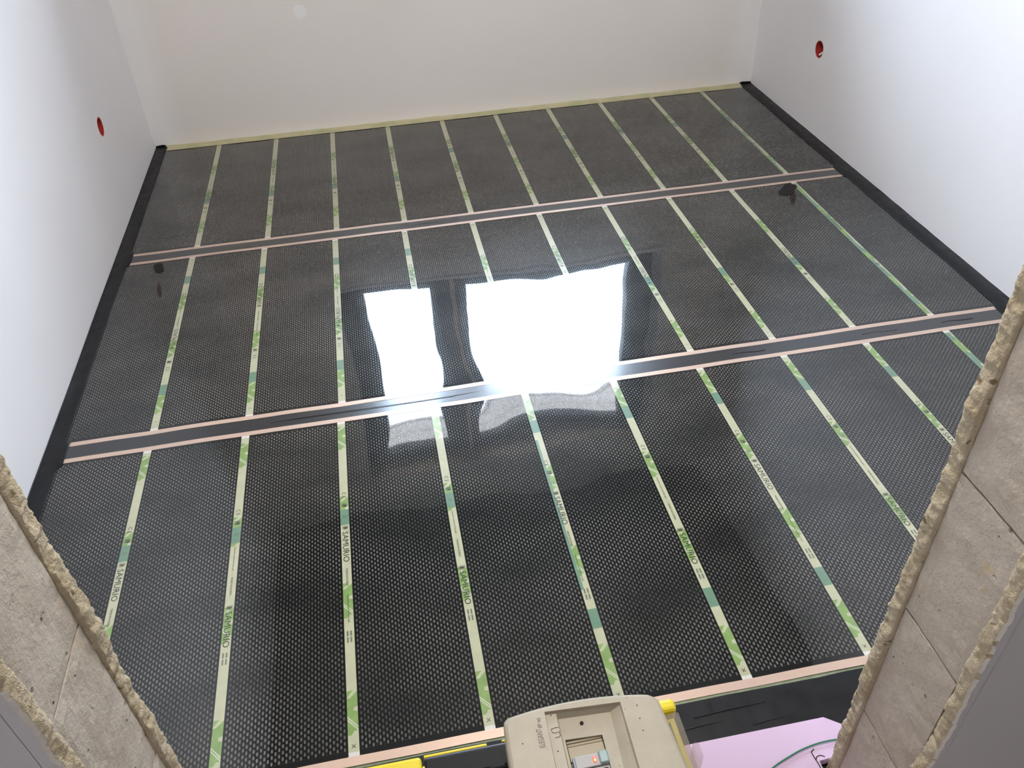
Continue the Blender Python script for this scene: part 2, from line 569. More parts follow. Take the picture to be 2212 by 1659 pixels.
bm = bmesh.new(); box(bm, 1.237, 1.260, 0.186, 0.26, WZ0, WZ1, 0.002)
from_bm('coupling_strip', bm, win, M_TAN)
bm = bmesh.new(); box(bm, WX0, WX1, YB + 0.002, YG0, WZ1 - 0.008, WZ1 - 0.001)
from_bm('lintel_lining', bm, win, M_TAN)
bm = bmesh.new(); box(bm, WX0 + 0.001, WX0 + 0.007, YB + 0.002, YG0, WZ0, WZ1 - 0.008)
box(bm, WX1 - 0.007, WX1 - 0.001, YB + 0.002, YG0, WZ0, WZ1 - 0.008)
from_bm('side_lining', bm, win, M_WHITE)
bm = bmesh.new(); box(bm, WX0 + 0.008, WX1 - 0.008, YB - 0.01, YG0, WZ0 + 0.001, WZ0 + 0.02, 0.003)
from_bm('sill', bm, win, M_WHITE)

# roof overhang outside, its board soffit shows at the top of the panes
eave = structure(empty('trim_eave', (1.5, 0.345, 2.42)), 'boarded roof overhang outside the window')
for k in range(4):
    bm = bmesh.new(); box(bm, -2.4, 2.4, 0.002 + 0.107 * k, 0.002 + 0.107 * k + 0.103, 0.0, 0.02, 0.003, 1)
    from_bm('soffit_board', bm, eave, M_SHUT)
bm = bmesh.new(); box(bm, -2.4, 2.4, 0.43, 0.45, -0.01, 0.22, 0.003, 1)
from_bm('fascia', bm, eave, M_SHUT)

# front wall with the rough door opening: aerated blocks between two plaster coats
wf = structure(empty('wall_front', (0, -3.245, 0)), 'wall with the rough door opening the view looks through')
OY = 3.245
def wf_part(name, bm, m, smooth=False):
    for v in bm.verts:
        v.co.y += OY
    return from_bm(name, bm, wf, m, smooth)

bm = bmesh.new()
box(bm, XL - 0.2, DXL - 0.30, BLK_OUT, BLK_IN, -0.05, HC + 0.02)
box(bm, DXR + 0.30, XR + 0.2, BLK_OUT, BLK_IN, -0.05, HC + 0.02)
box(bm, DXL - 0.30, DXR + 0.30, BLK_OUT, BLK_IN, DOOR_H, HC + 0.02)
wf_part('masonry', bm, M_BLOCK)
bm = bmesh.new()
box(bm, DXL - 0.30, DXL - 0.006, BLK_OUT + 0.003, BLK_IN - 0.003, -0.05, DOOR_H)
box(bm, DXR + 0.006, DXR + 0.30, BLK_OUT + 0.003, BLK_IN - 0.003, -0.05, DOOR_H)
wf_part('joint_mortar', bm, M_MORTAR)


def block(xa, xb, z0, z1, seed):
    """aerated block: the jamb face is slightly uneven"""
    bm = bmesh.new()
    ny, nz = 10, 20
    face_x = xa if xa in (DXR,) else xb
    back_x = xb if face_x == xa else xa
    grid = {}
    for i in range(ny + 1):
        for j in range(nz + 1):
            y = BLK_OUT + (BLK_IN - BLK_OUT) * i / ny
            z = z0 + (z1 - z0) * j / nz
            d = 0.0018 * noise.noise((y * 30, z * 30, seed)) + 0.001 * noise.noise((y * 110, z * 110, seed + 5))
            if i in (0, ny) or j in (0, nz):
                d = -0.0007 + 0.0010 * noise.noise((y * 70, z * 70, seed))
            sx = -1 if face_x == DXR else 1
            grid[i, j] = bm.verts.new((face_x + sx * d, y, z))
    for i in range(ny):
        for j in range(nz):
            bm.faces.new((grid[i, j], grid[i + 1, j], grid[i + 1, j + 1], grid[i, j + 1]))
    loop = [grid[i, 0] for i in range(ny + 1)] + [grid[ny, j] for j in range(1, nz + 1)] + [grid[i, nz] for i in range(ny - 1, -1, -1)] + [grid[0, j] for j in range(nz - 1, 0, -1)]
    back = [bm.verts.new((back_x, v.co.y, v.co.z)) for v in loop]
    for k in range(len(loop)):
        q = (k + 1) % len(loop)
        bm.faces.new((loop[k], loop[q], back[q], back[k]))
    bm.faces.new(back)
    return wf_part('block', bm, M_BLOCK, False)

joints = [-0.022 + 0.2585 * k for k in range(0, 9)]
for k in range(8):
    z0, z1 = joints[k] + 0.0020, min(joints[k + 1] - 0.0020, DOOR_H)
    block(DXR, DXR + 0.30, z0, z1, 3.1 * k)
    block(DXL - 0.30, DXL, z0, z1, 50 + 2.7 * k)


def coat(y_face, y_back, m, name, face_out):
    """plaster coat leaf around the opening (flat sheets away from the ragged edge)"""
    bm = bmesh.new()
    a, b_ = min(y_face, y_back), max(y_face, y_back)
    box(bm, XL - 0.2, DXL - 0.012, a, b_, -0.05, HC + 0.02)
    box(bm, DXR + 0.012, XR + 0.2, a, b_, -0.05, HC + 0.02)
    box(bm, DXL - 0.012, DXR + 0.012, a, b_, DOOR_H + 0.01, HC + 0.02)
    return wf_part(name, bm, m)

coat(YF_IN, BLK_IN, M_WHITE, 'plaster_coat', 1)
coat(YF_OUT, BLK_OUT, M_OUTER, 'plaster_coat', -1)


def ragged(xj, sx, y_face, y_blk, seed):
    """broken plaster edge that stands proud of the jamb; sx points into the opening"""
    bm = bmesh.new()
    nz, nprof = 760, 11
    H = DOOR_H
    rings = []
    for j in range(nz + 1):
        z = -0.005 + (H + 0.01) * j / nz
        wobble = 0.0045 * noise.noise((seed, z * 9, 0.3)) + 0.0028 * noise.noise((seed, z * 34, 1.7)) + 0.0016 * noise.noise((seed, z * 110, 5.7))
        prof = []
        for i in range(nprof):
            t_ = i / (nprof - 1)
            y = y_face + (y_blk - y_face) * t_
            bulge = 0.0022 * math.sin(math.pi * min(1, t_ * 1.02)) ** 0.5
            n_ = 0.0026 * noise.noise((t_ * 2.2 + seed, z * 55, 4.4)) + 0.0026 * abs(noise.noise((t_ * 4 + seed, z * 120, 9.1))) + 0.0012 * noise.noise((t_ * 9 + seed, z * 260, 2.1))
            x = xj + sx * (0.0015 + wobble + bulge + n_)
            if i == 0:
                x = xj + sx * (wobble + n_ - 0.001)
            if i == nprof - 1:
                x = xj + sx * (-0.008 + n_)
                y += (y_blk - y_face) * (0.10 * noise.noise((seed, z * 40, 6.0)) - 0.02)
            prof.append(bm.verts.new((x, y, z)))
        back_f = bm.verts.new((xj - sx * 0.0125, y_face, z))
        back_b = bm.verts.new((xj - sx * 0.0125, y_blk, z))
        rings.append([back_f] + prof + [back_b])
    n_ = len(rings[0])
    for j in range(nz):
        for i in range(n_):
            q = (i + 1) % n_
            f = bm.faces.new((rings[j][i], rings[j][q], rings[j + 1][q], rings[j + 1][i]))
            f.material_index = 1 if i == 0 else (2 if i == 1 and noise.noise((seed, rings[j][i].co.z * 45, 3.0)) > -0.25 else 0)
            f.smooth = 1 < i < n_ - 2
    bm.faces.new(rings[0]); bm.faces.new(rings[-1])
    return wf_part('plaster_edge', bm, [M_EDGE, M_WHITE if y_face == YF_IN else M_OUTER, M_CRUMB], False)

ragged(DXR, -1, YF_IN, BLK_IN, 1.0)
ragged(DXR, -1, YF_OUT, BLK_OUT, 11.0)
ragged(DXL, 1, YF_IN, BLK_IN, 23.0)
ragged(DXL, 1, YF_OUT, BLK_OUT, 37.0)

# hall around the camera
bm = bmesh.new()
box(bm, -0.55, -0.45, -5.8, YF_OUT, -0.05, HC + 0.02)
structure(from_bm('wall_hall_left', bm, mats=M_OUTER), 'hall side wall')
bm = bmesh.new(); box(bm, 2.95, 3.05, -5.8, YF_OUT, -0.05, HC + 0.02)
structure(from_bm('wall_hall_right', bm, mats=M_OUTER), 'hall side wall')
bm = bmesh.new(); box(bm, -0.55, 3.05, -5.85, -5.75, -0.05, HC + 0.02)
structure(from_bm('wall_hall_back', bm, mats=M_OUTER), 'hall rear wall')

# red electrical boxes in the side walls
def red_box(x, sgn, yc, zc, label, cable):
    e = thing(empty('junction_box', (x, yc, zc)), label, 'junction box', 'red junction boxes in the side walls')
    bm = bmesh.new()
    n = 32
    R0, R1, D = 0.0335, 0.0305, 0.05
    def ring(r, d):
        return [bm.verts.new((sgn * d, r * math.cos(2 * math.pi * k / n), r * math.sin(2 * math.pi * k / n))) for k in range(n)]
    a, b_, c_, d_ = ring(R0, D), ring(R0, 0.001), ring(R1, 0.001), ring(R1, D - 0.004)
    for p, q in ((a, b_), (b_, c_), (c_, d_)):
        for k in range(n):
            bm.faces.new((p[k], p[(k + 1) % n], q[(k + 1) % n], q[k]))
    bm.faces.new(a); bm.faces.new(d_)
    from_bm('cup', bm, e, M_RED, False)
    if cable:
        tube('cable', [(sgn * 0.045, 0.004, 0.016), (sgn * 0.03, -0.004, 0.002), (sgn * 0.012, -0.010, -0.012), (sgn * 0.004, -0.002, -0.022)], 0.0045, e, M_CABLE_W)
        tube('cable', [(sgn * 0.045, -0.012, 0.012), (sgn * 0.03, -0.016, -0.002), (sgn * 0.014, 0.006, -0.021)], 0.003, e, M_DARK)
    else:
        tube('cable', [(sgn * 0.045, -0.01, 0.02), (sgn * 0.034, -0.014, 0.008), (sgn * 0.03, -0.006, -0.008)], 0.003, e, M_DARK)

red_box(XL, -1, LBX[0], LBX[1], 'round red junction box sunk in the left wall, no cable end showing', False)
red_box(XR, 1, RBX[0], RBX[1], 'round red junction box sunk in the right wall with a white cable end', True)

# ------------------------------------------------------------------ floor covering
def lift(x, y):
    """height of the loosely laid film above the underlay: slow waves plus puckers beside the joints"""
    h = 0.0021
    h += 0.0011 * noise.noise((x * 1.7, y * 1.5, 2.2))
    h += 0.0013 * noise.noise((x * 4.6, y * 3.6, 7.7)) + 0.00016 * noise.noise((x * 13, y * 9, 3.1))
    for k, yj in enumerate((-0.976, -1.991)):
        d = abs(y - yj)
        if d < 0.4:
            amp = (0.0003, 0.0011)[k]
            h += amp * math.exp(-max(0, d - 0.035) / 0.06) * noise.noise((x * 7.0, y * 4.0, 11.0 + k))
    h += 0.0007 * math.exp(-(((x - 0.79) / 0.10) ** 2 + ((y + 2.28) / 0.13) ** 2))
    h += 0.0004 * math.exp(-(((x - 1.62) / 0.05) ** 2 + ((y + 2.09) / 0.06) ** 2))
    return h

# green underlay sheet below the film
verts, faces = [], []
bm = bmesh.new(); box(bm, XL + 0.002, XR - 0.002, -2.998, YB - 0.002, -0.006, 0.0)
u = from_bm('underlay_sheet', bm, mats=M_UNDER)
thing(u, 'thin green printed underlay showing as a sliver along the film edges', 'underlay')

ROWS = [
    dict(y0=0.0, y1=-0.9387, dx=0.0, rev=True, lab='farthest row of black heating film along the far wall', bus=('front',)),
    dict(y0=-1.0138, y1=-1.9521, dx=-0.0075, rev=True, lab='middle row of black heating film mirroring the window', bus=('back', 'front')),
    dict(y0=-2.0305, y1=-2.9705, dx=-0.0119, rev=False, lab='nearest row of black heating film, before the doorway', bus=('back', 'front')),
]
FX0, FX1 = 0.012, 2.722   # film ends under the side tapes
SW = 0.0101               # half width of a clear strip
ZF = 0.0


def sheet(name, x0, x1, y0, y1, nx, ny, parent, m, org, dz=0.0, uv=None, wav=None):
    """film-like sheet following lift(); org is the parent's location"""
    verts, faces = [], []
    for j in range(ny + 1):
        for i in range(nx + 1):
            x = x0 + (x1 - x0) * i / nx
            y = y0 + (y1 - y0) * j / ny
            if wav:
                y += wav(x, j / ny)
            verts.append((x - org[0], y - org[1], lift(x, y) + dz - org[2]))
    for j in range(ny):
        for i in range(nx):
            a = j * (nx + 1) + i
            faces.append((a, a + nx + 1, a + nx + 2, a + 1) if y1 < y0 else (a, a + 1, a + nx + 2, a + nx + 1))
    o = from_py(name, verts, faces, parent, m, True)
    if uv:
        me = o.data
        l1 = me.uv_layers.new(name='dash')
        l2 = me.uv_layers.new(name='span')
        for lp in me.loops:
            v = verts[lp.vertex_index]
            X, Y = v[0] + org[0], v[1] + org[1]
            l1.data[lp.index].uv = ((X - uv[0] - 0.0161) / PX, (uv[1] - Y) / PYY)
            l2.data[lp.index].uv = (Y - uv[2], uv[1] - Y)
    return o

LEAF0, LEAFP = -2.886, 0.262
def poly_on(bmv, bmf, mis, pts, org, dz, mi):
    base = len(bmv)
    for (x, y) in pts:
        bmv.append((x - org[0], y - org[1], lift(x, y) + dz - org[2]))
    bmf.append(tuple(range(base, base + len(pts))))
    mis.append(mi)


def clear_strip(xc, row, k, parent, org):
    """transparent gap in the carbon: printed underlay shows through; lettering is its sub-part"""
    ya, yb = row['y0'], row['y1']
    V, F, MI = [], [], []
    ny = 64
    for j in range(ny + 1):
        y = ya + (yb - ya) * j / ny
        for x in (xc - SW, xc + SW):
            V.append((x - org[0], y - org[1], lift(x, y) + 0.00002 - org[2]))
    for j in range(ny):
        F.append((2 * j, 2 * j + 2, 2 * j + 3, 2 * j + 1)); MI.append(0)
    rnd = random.Random(k * 13 + int(abs(ya) * 10))
    # printed leaves
    q = -8
    while q < 16:
        yc = LEAF0 + LEAFP * q + (0.004 if k % 2 else -0.006)
        q += 1
        lo, hi = yc - 0.046, yc + 0.046
        if hi > ya - 0.012 or lo < yb + 0.012:
            continue
        def sub(y_lo, y_hi, xa, xb, mi, sk=0.0, dz=0.00008):
            n = max(2, int((y_hi - y_lo) / 0.012))
            for s in range(n):
                y0_, y1_ = y_lo + (y_hi - y_lo) * s / n, y_lo + (y_hi - y_lo) * (s + 1) / n
                poly_on(V, F, MI, [(xa, y0_), (xb, y0_), (xb, y1_), (xa, y1_)], org, dz, mi)
        sub(lo + 0.008, hi - 0.016, xc - SW, xc + SW, 1)
        poly_on(V, F, MI, [(xc - SW, hi), (xc + SW * 0.2, hi), (xc - SW, hi - 0.014)], org, 0.00008, 1)
        poly_on(V, F, MI, [(xc + SW, hi - 0.002), (xc + SW, hi - 0.017), (xc - SW * 0.5, hi - 0.017)], org, 0.00008, 1)
        poly_on(V, F, MI, [(xc - SW, lo + 0.009), (xc + SW * 0.3, lo + 0.009), (xc - SW * 0.3, lo), (xc - SW, lo)], org, 0.00008, 1)
        # pale diagonal streaks and bites
        for dd in (0.0, 0.006):
            poly_on(V, F, MI, [(xc - SW, lo + 0.030 + dd), (xc - SW, lo + 0.0335 + dd), (xc + SW, lo + 0.0105 + dd), (xc + SW, lo + 0.007 + dd)], org, 0.00014, 3)
        poly_on(V, F, MI, [(xc + SW, yc + 0.012), (xc + SW * 0.25, yc + 0.010), (xc + SW * 0.15, yc + 0.003), (xc + SW, yc + 0.001)], org, 0.00014, 0)
    # teal overlap squares
    off = -0.565 if k <= 4 else -0.345
    per = 0.605 if k <= 4 else 0.6075
    for s in range(6):
        yt = off - per * s
        if yt - 0.024 > yb + 0.012 and yt + 0.024 < ya - 0.012:
            for s2 in range(4):
                y0_, y1_ = yt - 0.024 + 0.012 * s2, yt - 0.012 + 0.012 * s2
                poly_on(V, F, MI, [(xc - SW, y0_), (xc + SW, y0_), (xc + SW, y1_), (xc - SW, y1_)], org, 0.0002, 2)
    # a seam of the underlay runs under two strips
    if k == 10:
        n = 50
        for s in range(n):
            y0_, y1_ = yb + 0.012 + (ya - yb - 0.024) * s / n, yb + 0.012 + (ya - yb - 0.024) * (s + 1) / n
            w = 0.35 + 0.25 * math.sin(s * 0.7) if row is not ROWS[0] else -0.2
            poly_on(V, F, MI, [(xc - SW, y0_), (xc + SW * w, y0_), (xc + SW * w, y1_), (xc - SW, y1_)], org, 0.00024, 2 if s % 9 > 2 else 1)
    if k == 5 and row is ROWS[2]:
        n = 40
        for s in range(n):
            y0_, y1_ = -2.70 + 0.48 * s / n, -2.70 + 0.48 * (s + 1) / n
            poly_on(V, F, MI, [(xc - SW, y0_), (xc - SW * 0.35, y0_), (xc - SW * 0.35, y1_), (xc - SW, y1_)], org, 0.00024, 2)
    # silver contact at the busbars
    for (y0_, y1_) in ((ya, ya - 0.009), (yb + 0.009, yb)):
        if row is ROWS[0] and y0_ == ya:
            continue
        poly_on(V, F, MI, [(xc - SW, y0_), (xc + SW, y0_), (xc + SW, y1_), (xc - SW, y1_)], org, 0.0003, 4)
    me = bpy.data.meshes.new('clear_strip')
    me.from_pydata(V, [], F)
    me.polygons.foreach_set('material_index', MI)
    me.update()
    o = link('clear_strip', me, parent, [M_PALE, M_LIME, M_TEAL, M_STREAK, M_SILVER])
    # lettering
    V, F, MI = [], [], []
    def put(s, u0, u1, half, mi=0, off=0.0):
        vs_, fs = text_shape(s)
        b0 = len(V)
        for (a, c_) in vs_:
            uu = u0 + (u1 - u0) * a
            w = (c_ - 0.5) * 2 * half + off
            if row['rev']:
                y, x = yb + uu, xc - w
            else:
                y, x = ya - uu, xc + w
            V.append((x - org[0], y - org[1], lift(x, y) + 0.00036 - org[2]))
        for f in fs:
            F.append(tuple(i + b0 for i in f)); MI.append(mi)
    def quad(u0, u1, w0, w1, mi=0):
        b0 = len(V)
        for uu, w in ((u0, w0), (u1, w0), (u1, w1), (u0, w1)):
            if row['rev']:
                y, x = yb + uu, xc - w
            else:
                y, x = ya - uu, xc + w
            V.append((x - org[0], y - org[1], lift(x, y) + 0.00036 - org[2]))
        F.append((b0, b0 + 1, b0 + 2, b0 + 3)); MI.append(mi)
    def emblem(u):
        for a in (-1, 1):
            for d in (-0.0016, 0.0016):
                b0 = len(V)
                for uu, w in ((u - 0.0055, 0.0045 * a + d), (u - 0.0055, 0.0045 * a + d + 0.0014), (u + 0.0055, -0.0035 * a + d + 0.0014), (u + 0.0055, -0.0035 * a + d)):
                    y, x = (yb + uu, xc - w) if row['rev'] else (ya - uu, xc + w)
                    V.append((x - org[0], y - org[1], lift(x, y) + 0.00036 - org[2]))
                F.append((b0, b0 + 1, b0 + 2, b0 + 3)); MI.append(0)
        quad(u - 0.001, u + 0.001, -0.0068, 0.0068)
    put('^' if not row['rev'] else 'v', 0.033, 0.039, 0.0024, 1)
    put('C E', 0.268, 0.286, 0.0048, 0)
    for s in range(4):
        quad(0.305 + s * 0.003, 0.307 + s * 0.003, -0.006, 0.006, 0 if s % 2 else 1)
    quad(0.312, 0.3165, -0.002, 0.0055, 0)
    put('O', 0.343, 0.353, 0.005, 1)
    put('Z', 0.345, 0.351, 0.003, 1)
    if k % 2:
        emblem(0.383)
        put('SAMURIO', 0.395, 0.484, 0.0068, 0)
        put('MADE IN KOREA', 0.504, 0.551, 0.0022, 0)
        put('www.samurio.pl', 0.575, 0.647, 0.0024, 0)
    else:
        put('www.samurio.pl', 0.385, 0.455, 0.0024, 0)
        put('MADE IN KOREA', 0.474, 0.524, 0.0022, 0)
        emblem(0.556)
        put('SAMURIO', 0.566, 0.655, 0.0068, 0)
    for w in (-0.0035, 0.0035):
        quad(0.668, 0.680, w - 0.0016, w + 0.0016, 1)
        quad(0.683, 0.696, w - 0.0016, w + 0.0016, 1)
    put('X', 0.915, 0.924, 0.0035, 0)
    from_py('lettering', V, F, o, [M_INK, M_GREYINK], mi=MI)['kind'] = 'stuff'
    return o


def bus_wave(seed):
    return lambda x, t_: 0.0022 * noise.noise((x * 2.2, seed, 0.5)) + 0.0008 * noise.noise((x * 9, seed, 3.5))

for ri, row in enumerate(ROWS):
    org = (0.0, row['y0'], 0.0)
    e = thing(empty('heating_film', org), row['lab'], 'heating film', 'rows of heating film on the floor')
    for i in range(11):
        xl = FX0 if i == 0 else i * COLUMN + row['dx'] + SW
        xr = FX1 if i == 10 else (i + 1) * COLUMN + row['dx'] - SW
        sheet('carbon_panel', xl, xr, row['y0'], row['y1'], 18, 72, e, M_CARBON, org, uv=(i * COLUMN + row['dx'], row['y0'], row['y1']))
    for k in range(1, 11):
        clear_strip(k * COLUMN + row['dx'], row, k, e, org)
    if 'front' in row['bus']:
        yb = row['y1']
        x0, x1 = (0.030, 2.712) if ri < 2 else (0.03, 2.715)
        w = 0.0165 if ri == 2 else 0.0145
        sheet('copper_busbar', x0, x1, yb + 0.0015, yb - w, 150, 2, e, M_COPPER, org, 0.0005, wav=bus_wave(ri * 3.3))
    if 'back' in row['bus']:
        yb = row['y0']
        x0, x1 = (0.022, 2.722) if ri == 1 else (0.010, 2.735)
        sheet('copper_busbar', x0, x1, yb + 0.0145, yb - 0.0015, 150, 2, e, M_COPPER, org, 0.0005, wav=bus_wave(ri * 3.3 + 1))

# black tapes ------------------------------------------------------------------
def joint_tape(yc_a, yc_b, label, seed, folds):
    o = empty('joint_tape', (1.37, (yc_a + yc_b) / 2, 0.0))
    org = tuple(o.location)
    def wv(x, t_):
        return 0.0022 * noise.noise((x * 2.2, seed, 0.5)) * 0.9
    sheet('tape_band', 0.012, 2.745, yc_a, yc_b, 170, 10, o, M_TAPEGLOSS, org, 0.0004, wav=wv)
    for (x0, x1, t_) in folds:
        y = yc_a + (yc_b - yc_a) * t_
        P = [(x0 + (x1 - x0) * s / 6 - org[0], y + 0.002 * math.sin(s) - org[1], lift(x0, y) + 0.0008) for s in range(7)]
        tube('tape_fold', P, 0.0008, o, M_TAPEGLOSS, 6)
    thing(o, label, 'tape', 'black tapes over the film joints')

joint_tape(-0.9540, -0.9990, 'black joint tape between the farthest and middle film rows', 3.3, [(1.0, 1.2, 0.5)])
joint_tape(-1.9668, -2.0160, 'black joint tape between the middle and nearest film rows', 6.6, [(0.55, 1.05, 0.52), (1.05, 1.5, 0.5), (1.85, 1.95, 0.55), (2.25, 2.36, 0.5), (2.5, 2.6, 0.5)])


def side_tape(name, x_wall, sx, w_floor, hgt, label, seed):
    """tape on the floor edge that also runs up the wall a little; sx points into the room"""
    bm = bmesh.new()
    n = 200
    y0, y1 = YB - 0.002, -3.155
    rows_ = []
    for j in range(n + 1):
        y = y0 + (y1 - y0) * j / n
        w = w_floor + 0.004 * noise.noise((y * 1.7, seed, 0)) + 0.0012 * noise.noise((y * 12, seed, 2))
        for yj in (-0.976, -1.991):
            d = abs(y - yj)
            if d < 0.05:
                w += 0.010
        h = hgt + 0.0025 * noise.noise((y * 2.1, seed, 5)) + 0.001 * noise.noise((y * 14, seed, 7))
        prof = [(x_wall + sx * 0.0006, h), (x_wall + sx * 0.0012, h * 0.5), (x_wall + sx * 0.004, 0.0042), (x_wall + sx * w * 0.5, 0.0046 + 0.0006 * noise.noise((y * 9, seed, 1))), (x_wall + sx * (w - 0.002), 0.0044), (x_wall + sx * w, 0.0030)]
        rows_.append([bm.verts.new((a, y, b_)) for a, b_ in prof])
    for j in range(n):
        for i in range(len(rows_[0]) - 1):
            f = bm.faces.new((rows_[j][i], rows_[j][i + 1], rows_[j + 1][i + 1], rows_[j + 1][i]))
            f.smooth = True
    # flap turned up on the back wall
    fl = [bm.verts.new(p) for p in ((x_wall + sx * 0.001, YB - 0.0015, 0.0), (x_wall + sx * (w_floor - 0.004), YB - 0.0015, 0.0), (x_wall + sx * (w_floor - 0.004), YB - 0.0015, 0.011), (x_wall + sx * (w_floor - 0.016), YB - 0.0015, 0.0145), (x_wall + sx * 0.001, YB - 0.0015, 0.0115))]
    bm.faces.new(fl)
    o = from_bm(name, bm, mats=M_TAPE)
    return thing(o, label, 'tape')

side_tape('edge_tape', XL, 1, 0.048, 0.006, 'wide black edge tape running along the left wall', 2.0)
side_tape('edge_tape', XR, -1, 0.062, 0.004, 'wide black edge tape running along the right wall', 9.0)

# near tape before the doorway
verts, faces = [], []
n, mrow = 90, 8
o = empty('edge_tape', (1.3, -3.07, 0))
for j in range(mrow + 1):
    for i in range(n + 1):
        x = 0.02 + (2.74 - 0.02) * i / n
        y = -2.9925 + (-3.157 + 2.9925) * j / mrow + (0.0022 * noise.noise((x * 6, 3.0, 1.0)) + 0.001 * noise.noise((x * 30, 3.0, 1.0)) if j == 0 else 0)
        z = 0.0016 + 0.0014 * noise.noise((x * 3, y * 22, 4.0)) + 0.0012
        if j == 0:
            z = 0.0010
        verts.append((x - 1.3, y + 3.07, z))
for j in range(mrow):
    for i in range(n):
        a = j * (n + 1) + i
        faces.append((a, a + n + 1, a + n + 2, a + 1))
from_py('tape_band', verts, faces, o, M_TAPE, True)
for (x0, x1, y) in ((1.33, 1.41, -3.045), (1.36, 1.5, -3.025), (1.46, 1.52, -3.06)):
    tube('tape_fold', [(x0 - 1.3, y + 3.07, 0.003), ((x0 + x1) / 2 - 1.3, y + 3.073, 0.0032), (x1 - 1.3, y + 3.074, 0.0024)], 0.0009, o, M_TAPE, 6)
thing(o, 'black tape before the doorway, between nearest film row and pink foam board', 'tape')

# pale yellow edge strip along the far wall
bm = bmesh.new()
n = 120
prev = None
for i in range(n + 1):
    x = 0.022 + (2.712 - 0.022) * i / n
    ya = 0.002 + 0.004 * noise.noise((x * 1.5, 4, 0)) + 0.001 * noise.noise((x * 12, 4, 0))
    zt = 0.002 + 0.003 * noise.noise((x * 2.5, 8, 0)) + 0.002 * noise.noise((x * 11, 8, 3))
    c_ = [bm.verts.new(p) for p in ((x, ya - 0.005, 0.0033), (x, 0.022, 0.0045), (x, YB - 0.004, 0.005), (x, YB - 0.001, 0.006 + max(0, zt)))]
    if prev:
        for k in range(3):
            f = bm.faces.new((prev[k], c_[k], c_[k + 1], prev[k + 1])); f.smooth = True
    prev = c_
thing(from_bm('edge_strip', bm, mats=M_MASK), 'pale yellow edge strip along the foot of the far wall', 'edge strip')

# dark tape pieces under the film
def under_tape(xa, ya, xb, yb_, w, label):
    d = Vector((xb - xa, yb_ - ya)); L = d.length; d.normalize()
    nrm = Vector((-d.y, d.x))
    c0 = Vector(((xa + xb) / 2, (ya + yb_) / 2))
    row = ROWS[1]
    i = int((c0.x - row['dx']) // COLUMN)
    xs_ = i * COLUMN + row['dx']
    pts = []
    r = w * 0.45
    for (sx, sy, a0) in ((1, 1, 0), (-1, 1, 90), (-1, -1, 180), (1, -1, 270)):
        for k in range(5):
            a = math.radians(a0 + 22.5 * k)
            pts.append((sx * (L / 2 - r) + r * math.cos(a), sy * (w / 2 - r) + r * math.sin(a)))
    verts = [(0, 0)] + pts
    P = [(c0.x + d.x * a + nrm.x * b_, c0.y + d.y * a + nrm.y * b_) for a, b_ in verts]
    V = [(x - c0.x, y - c0.y, lift(x, y) + 0.0011) for x, y in P]
    nP = len(pts)
    F = [(0, 1 + k, 1 + (k + 1) % nP) for k in range(nP)]
    o = from_py('tape_patch', V, F, None, M_CARBON_DARK, True, (c0.x, c0.y, 0))
    l1 = o.data.uv_layers.new(name='dash'); l2 = o.data.uv_layers.new(name='span')
    for lp in o.data.loops:
        v = V[lp.vertex_index]
        X, Y = v[0] + c0.x, v[1] + c0.y
        l1.data[lp.index].uv = ((X - xs_ - 0.0161) / PX, (row['y0'] - Y) / PYY)
        l2.data[lp.index].uv = (0.5, 0.5)
    thing(o, label, 'tape')
under_tape(2.482, -1.030, 2.408, -1.106, 0.046, 'dark tape patch by the right end of the middle film row')
under_tape(0.124, -1.030, 0.143, -1.096, 0.030, 'small dark tape patch by the left end of the middle film row')

# ------------------------------------------------------------------ pink foam board and green wire
ZP = 0.024
poly = [(0.62, -3.081), (1.582, -3.081), (1.608, -3.100), (1.604, -3.152), (1.536, -3.154), (1.536, -3.52), (0.62, -3.52)]
bm = bmesh.new()
lo = [bm.verts.new((x, y, 0.0045)) for x, y in poly]
hi = [bm.verts.new((x, y, ZP)) for x, y in poly]
bm.faces.new(hi)
bm.faces.new(lo[::-1])
for k in range(len(poly)):
    q = (k + 1) % len(poly)
    bm.faces.new((lo[k], lo[q], hi[q], hi[k]))
bmesh.ops.bevel(bm, geom=[e for e in bm.edges if all(v.co.z > 0.02 for v in e.verts)], offset=0.0015, segments=2, affect='EDGES')
foam = empty('foam_board', (1.1, -3.2, 0))
for v in bm.verts:
    v.co -= Vector((1.1, -3.2, 0))
from_bm('board', bm, foam, M_PINK)
def flat_stroke(name, pts, w, z, parent, m, org):
    """pen stroke lying on a horizontal face"""
    V, F = [], []
    P = [Vector(p) for p in pts]
    for i, p in enumerate(P):
        d = (P[min(i + 1, len(P) - 1)] - P[max(i - 1, 0)]).normalized()
        n_ = Vector((-d.y, d.x)) * w / 2
        V += [(p.x + n_.x - org[0], p.y + n_.y - org[1], z - org[2]), (p.x - n_.x - org[0], p.y - n_.y - org[1], z - org[2])]
        if i:
            F.append((2 * i - 2, 2 * i - 1, 2 * i + 1, 2 * i))
    return from_py(name, V, F, parent, m)
flat_stroke('pen_mark', [(1.538, -3.1335), (1.531, -3.138), (1.5315, -3.146), (1.5335, -3.160), (1.5345, -3.178)], 0.0022, ZP + 0.0003, foam, M_MARKER, (1.1, -3.2, 0))
flat_stroke('pen_mark', [(1.533, -3.152), (1.536, -3.1480), (1.541, -3.1465), (1.546, -3.1475), (1.550, -3.1505)], 0.0020, ZP + 0.0003, foam, M_MARKER, (1.1, -3.2, 0))
thing(foam, 'pink foam board with a cut corner lying in the doorway', 'foam board')
